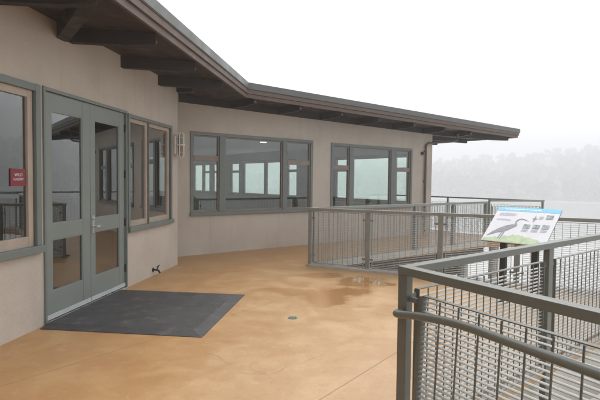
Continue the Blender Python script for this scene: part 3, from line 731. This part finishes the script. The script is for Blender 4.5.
# red notice on the left window glass
M_red = mat('notice_red', (.20,.018,.030), .4, .1, 5, 60)
M_wht = mat('notice_lettering', (.72,.70,.70), .5, .03, 5, 60)
rs = thing('notice', 'small square red notice with white lettering stuck inside the left window', 'sign', F1 @ V((4.475, .030, 1.60)))
MB().box(F1, (4.385, .030, 1.512), (4.598, .0385, 1.688)).build('red_plate', M_red, rs, bevel=.002)
def text(body, M, s, y, z, size, m, parent, name):
    cu = bpy.data.curves.new(name, 'FONT'); cu.body = body; cu.size = size; cu.align_x = 'CENTER'; cu.align_y = 'CENTER'; cu.extrude = .0006
    tmp = bpy.data.objects.new(name, cu); C.objects.link(tmp)
    dg = bpy.context.evaluated_depsgraph_get(); me = bpy.data.meshes.new_from_object(tmp.evaluated_get(dg)); bpy.data.objects.remove(tmp)
    R3 = M.to_3x3(); X_, Z_, Y_ = R3 @ V((1,0,0)), V((0,0,1)), R3 @ V((0,-1,0)); o3_ = M @ V((s, y, z)); off = V(parent['_loc'])
    for v in me.vertices: c = v.co.copy(); v.co = o3_ + X_*c.x + Z_*c.y + Y_*c.z - off
    me.materials.clear(); me.materials.append(m); o = bpy.data.objects.new(name, me); C.objects.link(o); o.parent = parent; o['_loc'] = parent['_loc']; return o
text('WILD', F1, 4.495, .0288, 1.625, .046, M_wht, rs, 'lettering')
text('GALLERY', F1, 4.495, .0288, 1.580, .036, M_wht, rs, 'lettering')

# caged bulkhead lamp at the end of the near wall
M_opal = mat('opal_glass', (.30,.28,.25), .12, .05, 6, 40)
M_cage = mat('cage_metal', (.72,.69,.62), .4, .1, 12, 80, metal=.2)
ls, lz_ = 8.58, 2.22
lp = thing('wall_lamp', 'pale caged bulkhead lamp fixed to the end of the near wall', 'lamp', F1 @ V((ls, 0, lz_)))
w = MB(); w.box(F1, (ls-.055, -.045, lz_-.17), (ls+.055, -.001, lz_+.17)); w.build('back_box', M_cage, lp, bevel=.012)
w = MB(); w.tube([F1 @ V((ls, -.04, lz_)), F1 @ V((ls, -.085, lz_))], .028, 12); w.build('bracket_arm', M_cage, lp)
w = MB(); prof = [(-.20,.012),(-.19,.034),(-.16,.046),(-.03,.048),(-.025,.056),(.025,.056),(.03,.048),(.16,.046),(.19,.034),(.20,.012)]
w.tube([F1 @ V((ls, -.115, lz_+z)) for z, r in prof], .05, 20, radii=[r for z, r in prof]); w.build('glass_globe', M_opal, lp, smooth=True)
w = MB()
for k in range(6):
    th = k*pi/3; w.tube(smooth([F1 @ V((ls + rr_*cos(th), -.115 + rr_*sin(th), lz_+z)) for z, rr_ in ((-.225,.004),(-.222,.03),(-.20,.058),(-.15,.066),(.15,.066),(.20,.058),(.222,.03),(.225,.004))], 1), .0075, 8)
for z in (-.13, .0, .13): w.tube([F1 @ V((ls + .067*cos(2*pi*k/24), -.115 + .067*sin(2*pi*k/24), lz_+z)) for k in range(25)], .0048 if z else .014, 6)
w.build('wire_cage', M_cage, lp)

# garden tap low on the near wall
ts, tz = 7.62, .10
tp = thing('hose_tap', 'little dark garden tap low on the near wall beside the right window', 'tap', F1 @ V((ts, 0, tz)))
w = MB(); w.tube([F1 @ V((ts, .0, tz)), F1 @ V((ts, -.06, tz)), F1 @ V((ts, -.10, tz-.012)), F1 @ V((ts, -.125, tz-.05))], .016, 12); w.tube([F1 @ V((ts, -.001, tz)), F1 @ V((ts, -.012, tz))], .034, 16); w.build('spout', M_black, tp)
w = MB(); w.tube([F1 @ V((ts, -.07, tz)), F1 @ V((ts+.02, -.085, tz+.055))], .010, 10); w.tube([F1 @ V((ts-.028, -.085, tz+.052)), F1 @ V((ts+.065, -.085, tz+.068))], .010, 10); w.build('handle', M_black, tp)
# floor drain
M_drain = mat('drain_patina', (.17,.24,.20), .5, .25, 20, 90, metal=.3)
fd = thing('floor_drain', 'small round greenish drain cover set in the orange floor', 'drain', V((-.07, 5.59, 0)))
w = MB(); w.tube([V((-.07, 5.59, -.002)), V((-.07, 5.59, .005))], .056, 28); w.build('cover', M_drain, fd)
w = MB()
for k in range(-2, 3): w.bar(V((-.07 + k*.017, 5.59-.034, .0062)), V((-.07 + k*.017, 5.59+.034, .0062)), .008, .0025)
w.build('slots', M_black, fd)

# ------------------------------------------------------------------ haze, sky, sun
hz = MB(); hz.box(Matrix.Identity(4), (-910,-910,-14.6), (910,910,76))
mh = bpy.data.materials.new('haze_air'); mh.use_nodes = True; nt = mh.node_tree; nt.nodes.remove(nt.nodes['Principled BSDF'])
pv = nt.nodes.new('ShaderNodeVolumePrincipled'); pv.inputs['Color'].default_value = (.79,.80,.82,1); pv.inputs['Density'].default_value = .0034; pv.inputs['Anisotropy'].default_value = .1
nt.links.new(pv.outputs[0], nt.nodes['Material Output'].inputs['Volume'])
tag(hz.build('haze', mh), kind='stuff')

SUN_EL, SUN_AZ = math.radians(60), math.radians(14)
W = bpy.data.worlds.new('World'); bpy.context.scene.world = W; W.use_nodes = True; nt = W.node_tree
sky = nt.nodes.new('ShaderNodeTexSky'); sky.sky_type = 'NISHITA'; sky.sun_disc = False; sky.sun_elevation = SUN_EL; sky.sun_rotation = SUN_AZ
sky.air_density = 1.0; sky.dust_density = 3.0; sky.ozone_density = 1.0
hs = nt.nodes.new('ShaderNodeHueSaturation'); hs.inputs['Saturation'].default_value = .12; nt.links.new(sky.outputs[0], hs.inputs['Color'])
bg = nt.nodes['Background']; nt.links.new(hs.outputs[0], bg.inputs[0]); bg.inputs[1].default_value = .15
sl = bpy.data.lights.new('sun', 'SUN'); sl.energy = .6; sl.angle = math.radians(70); sl.color = (1,.97,.92)
so = bpy.data.objects.new('sun', sl); C.objects.link(so)
sd = V((sin(SUN_AZ)*cos(SUN_EL), cos(SUN_AZ)*cos(SUN_EL), sin(SUN_EL))); so.rotation_euler = sd.to_track_quat('Z', 'Y').to_euler(); so.location = sd*25

# ------------------------------------------------------------------ camera
cam = bpy.data.cameras.new('camera'); cam.sensor_width = 36; cam.lens = 486/600*36; cam.clip_start = .05; cam.clip_end = 3000
co = bpy.data.objects.new('camera', cam); C.objects.link(co)
pit, roll = .0403, .0109
r = V((1,0,0)); f = V((0, cos(pit), -sin(pit))); up = V((0, sin(pit), cos(pit)))
r2 = r*cos(roll) + up*sin(roll); u2 = up*cos(roll) - r*sin(roll)
co.matrix_world = Matrix(((r2.x,u2.x,-f.x,0),(r2.y,u2.y,-f.y,0),(r2.z,u2.z,-f.z,1.6),(0,0,0,1)))
sc = bpy.context.scene; sc.camera = co
sc.render.engine = 'CYCLES'
sc.cycles.volume_bounces = 2; sc.cycles.max_bounces = 7; sc.cycles.diffuse_bounces = 4; sc.cycles.glossy_bounces = 3; sc.cycles.transparent_max_bounces = 16; sc.cycles.use_denoising = True
sc.cycles.sample_clamp_indirect = 6
sc.view_settings.view_transform = 'Standard'; sc.view_settings.look = 'None'; sc.view_settings.gamma = 1; sc.view_settings.use_curve_mapping = False
sc.view_settings.exposure = 1.18
for o in bpy.data.objects:
    if '_loc' in o: del o['_loc']
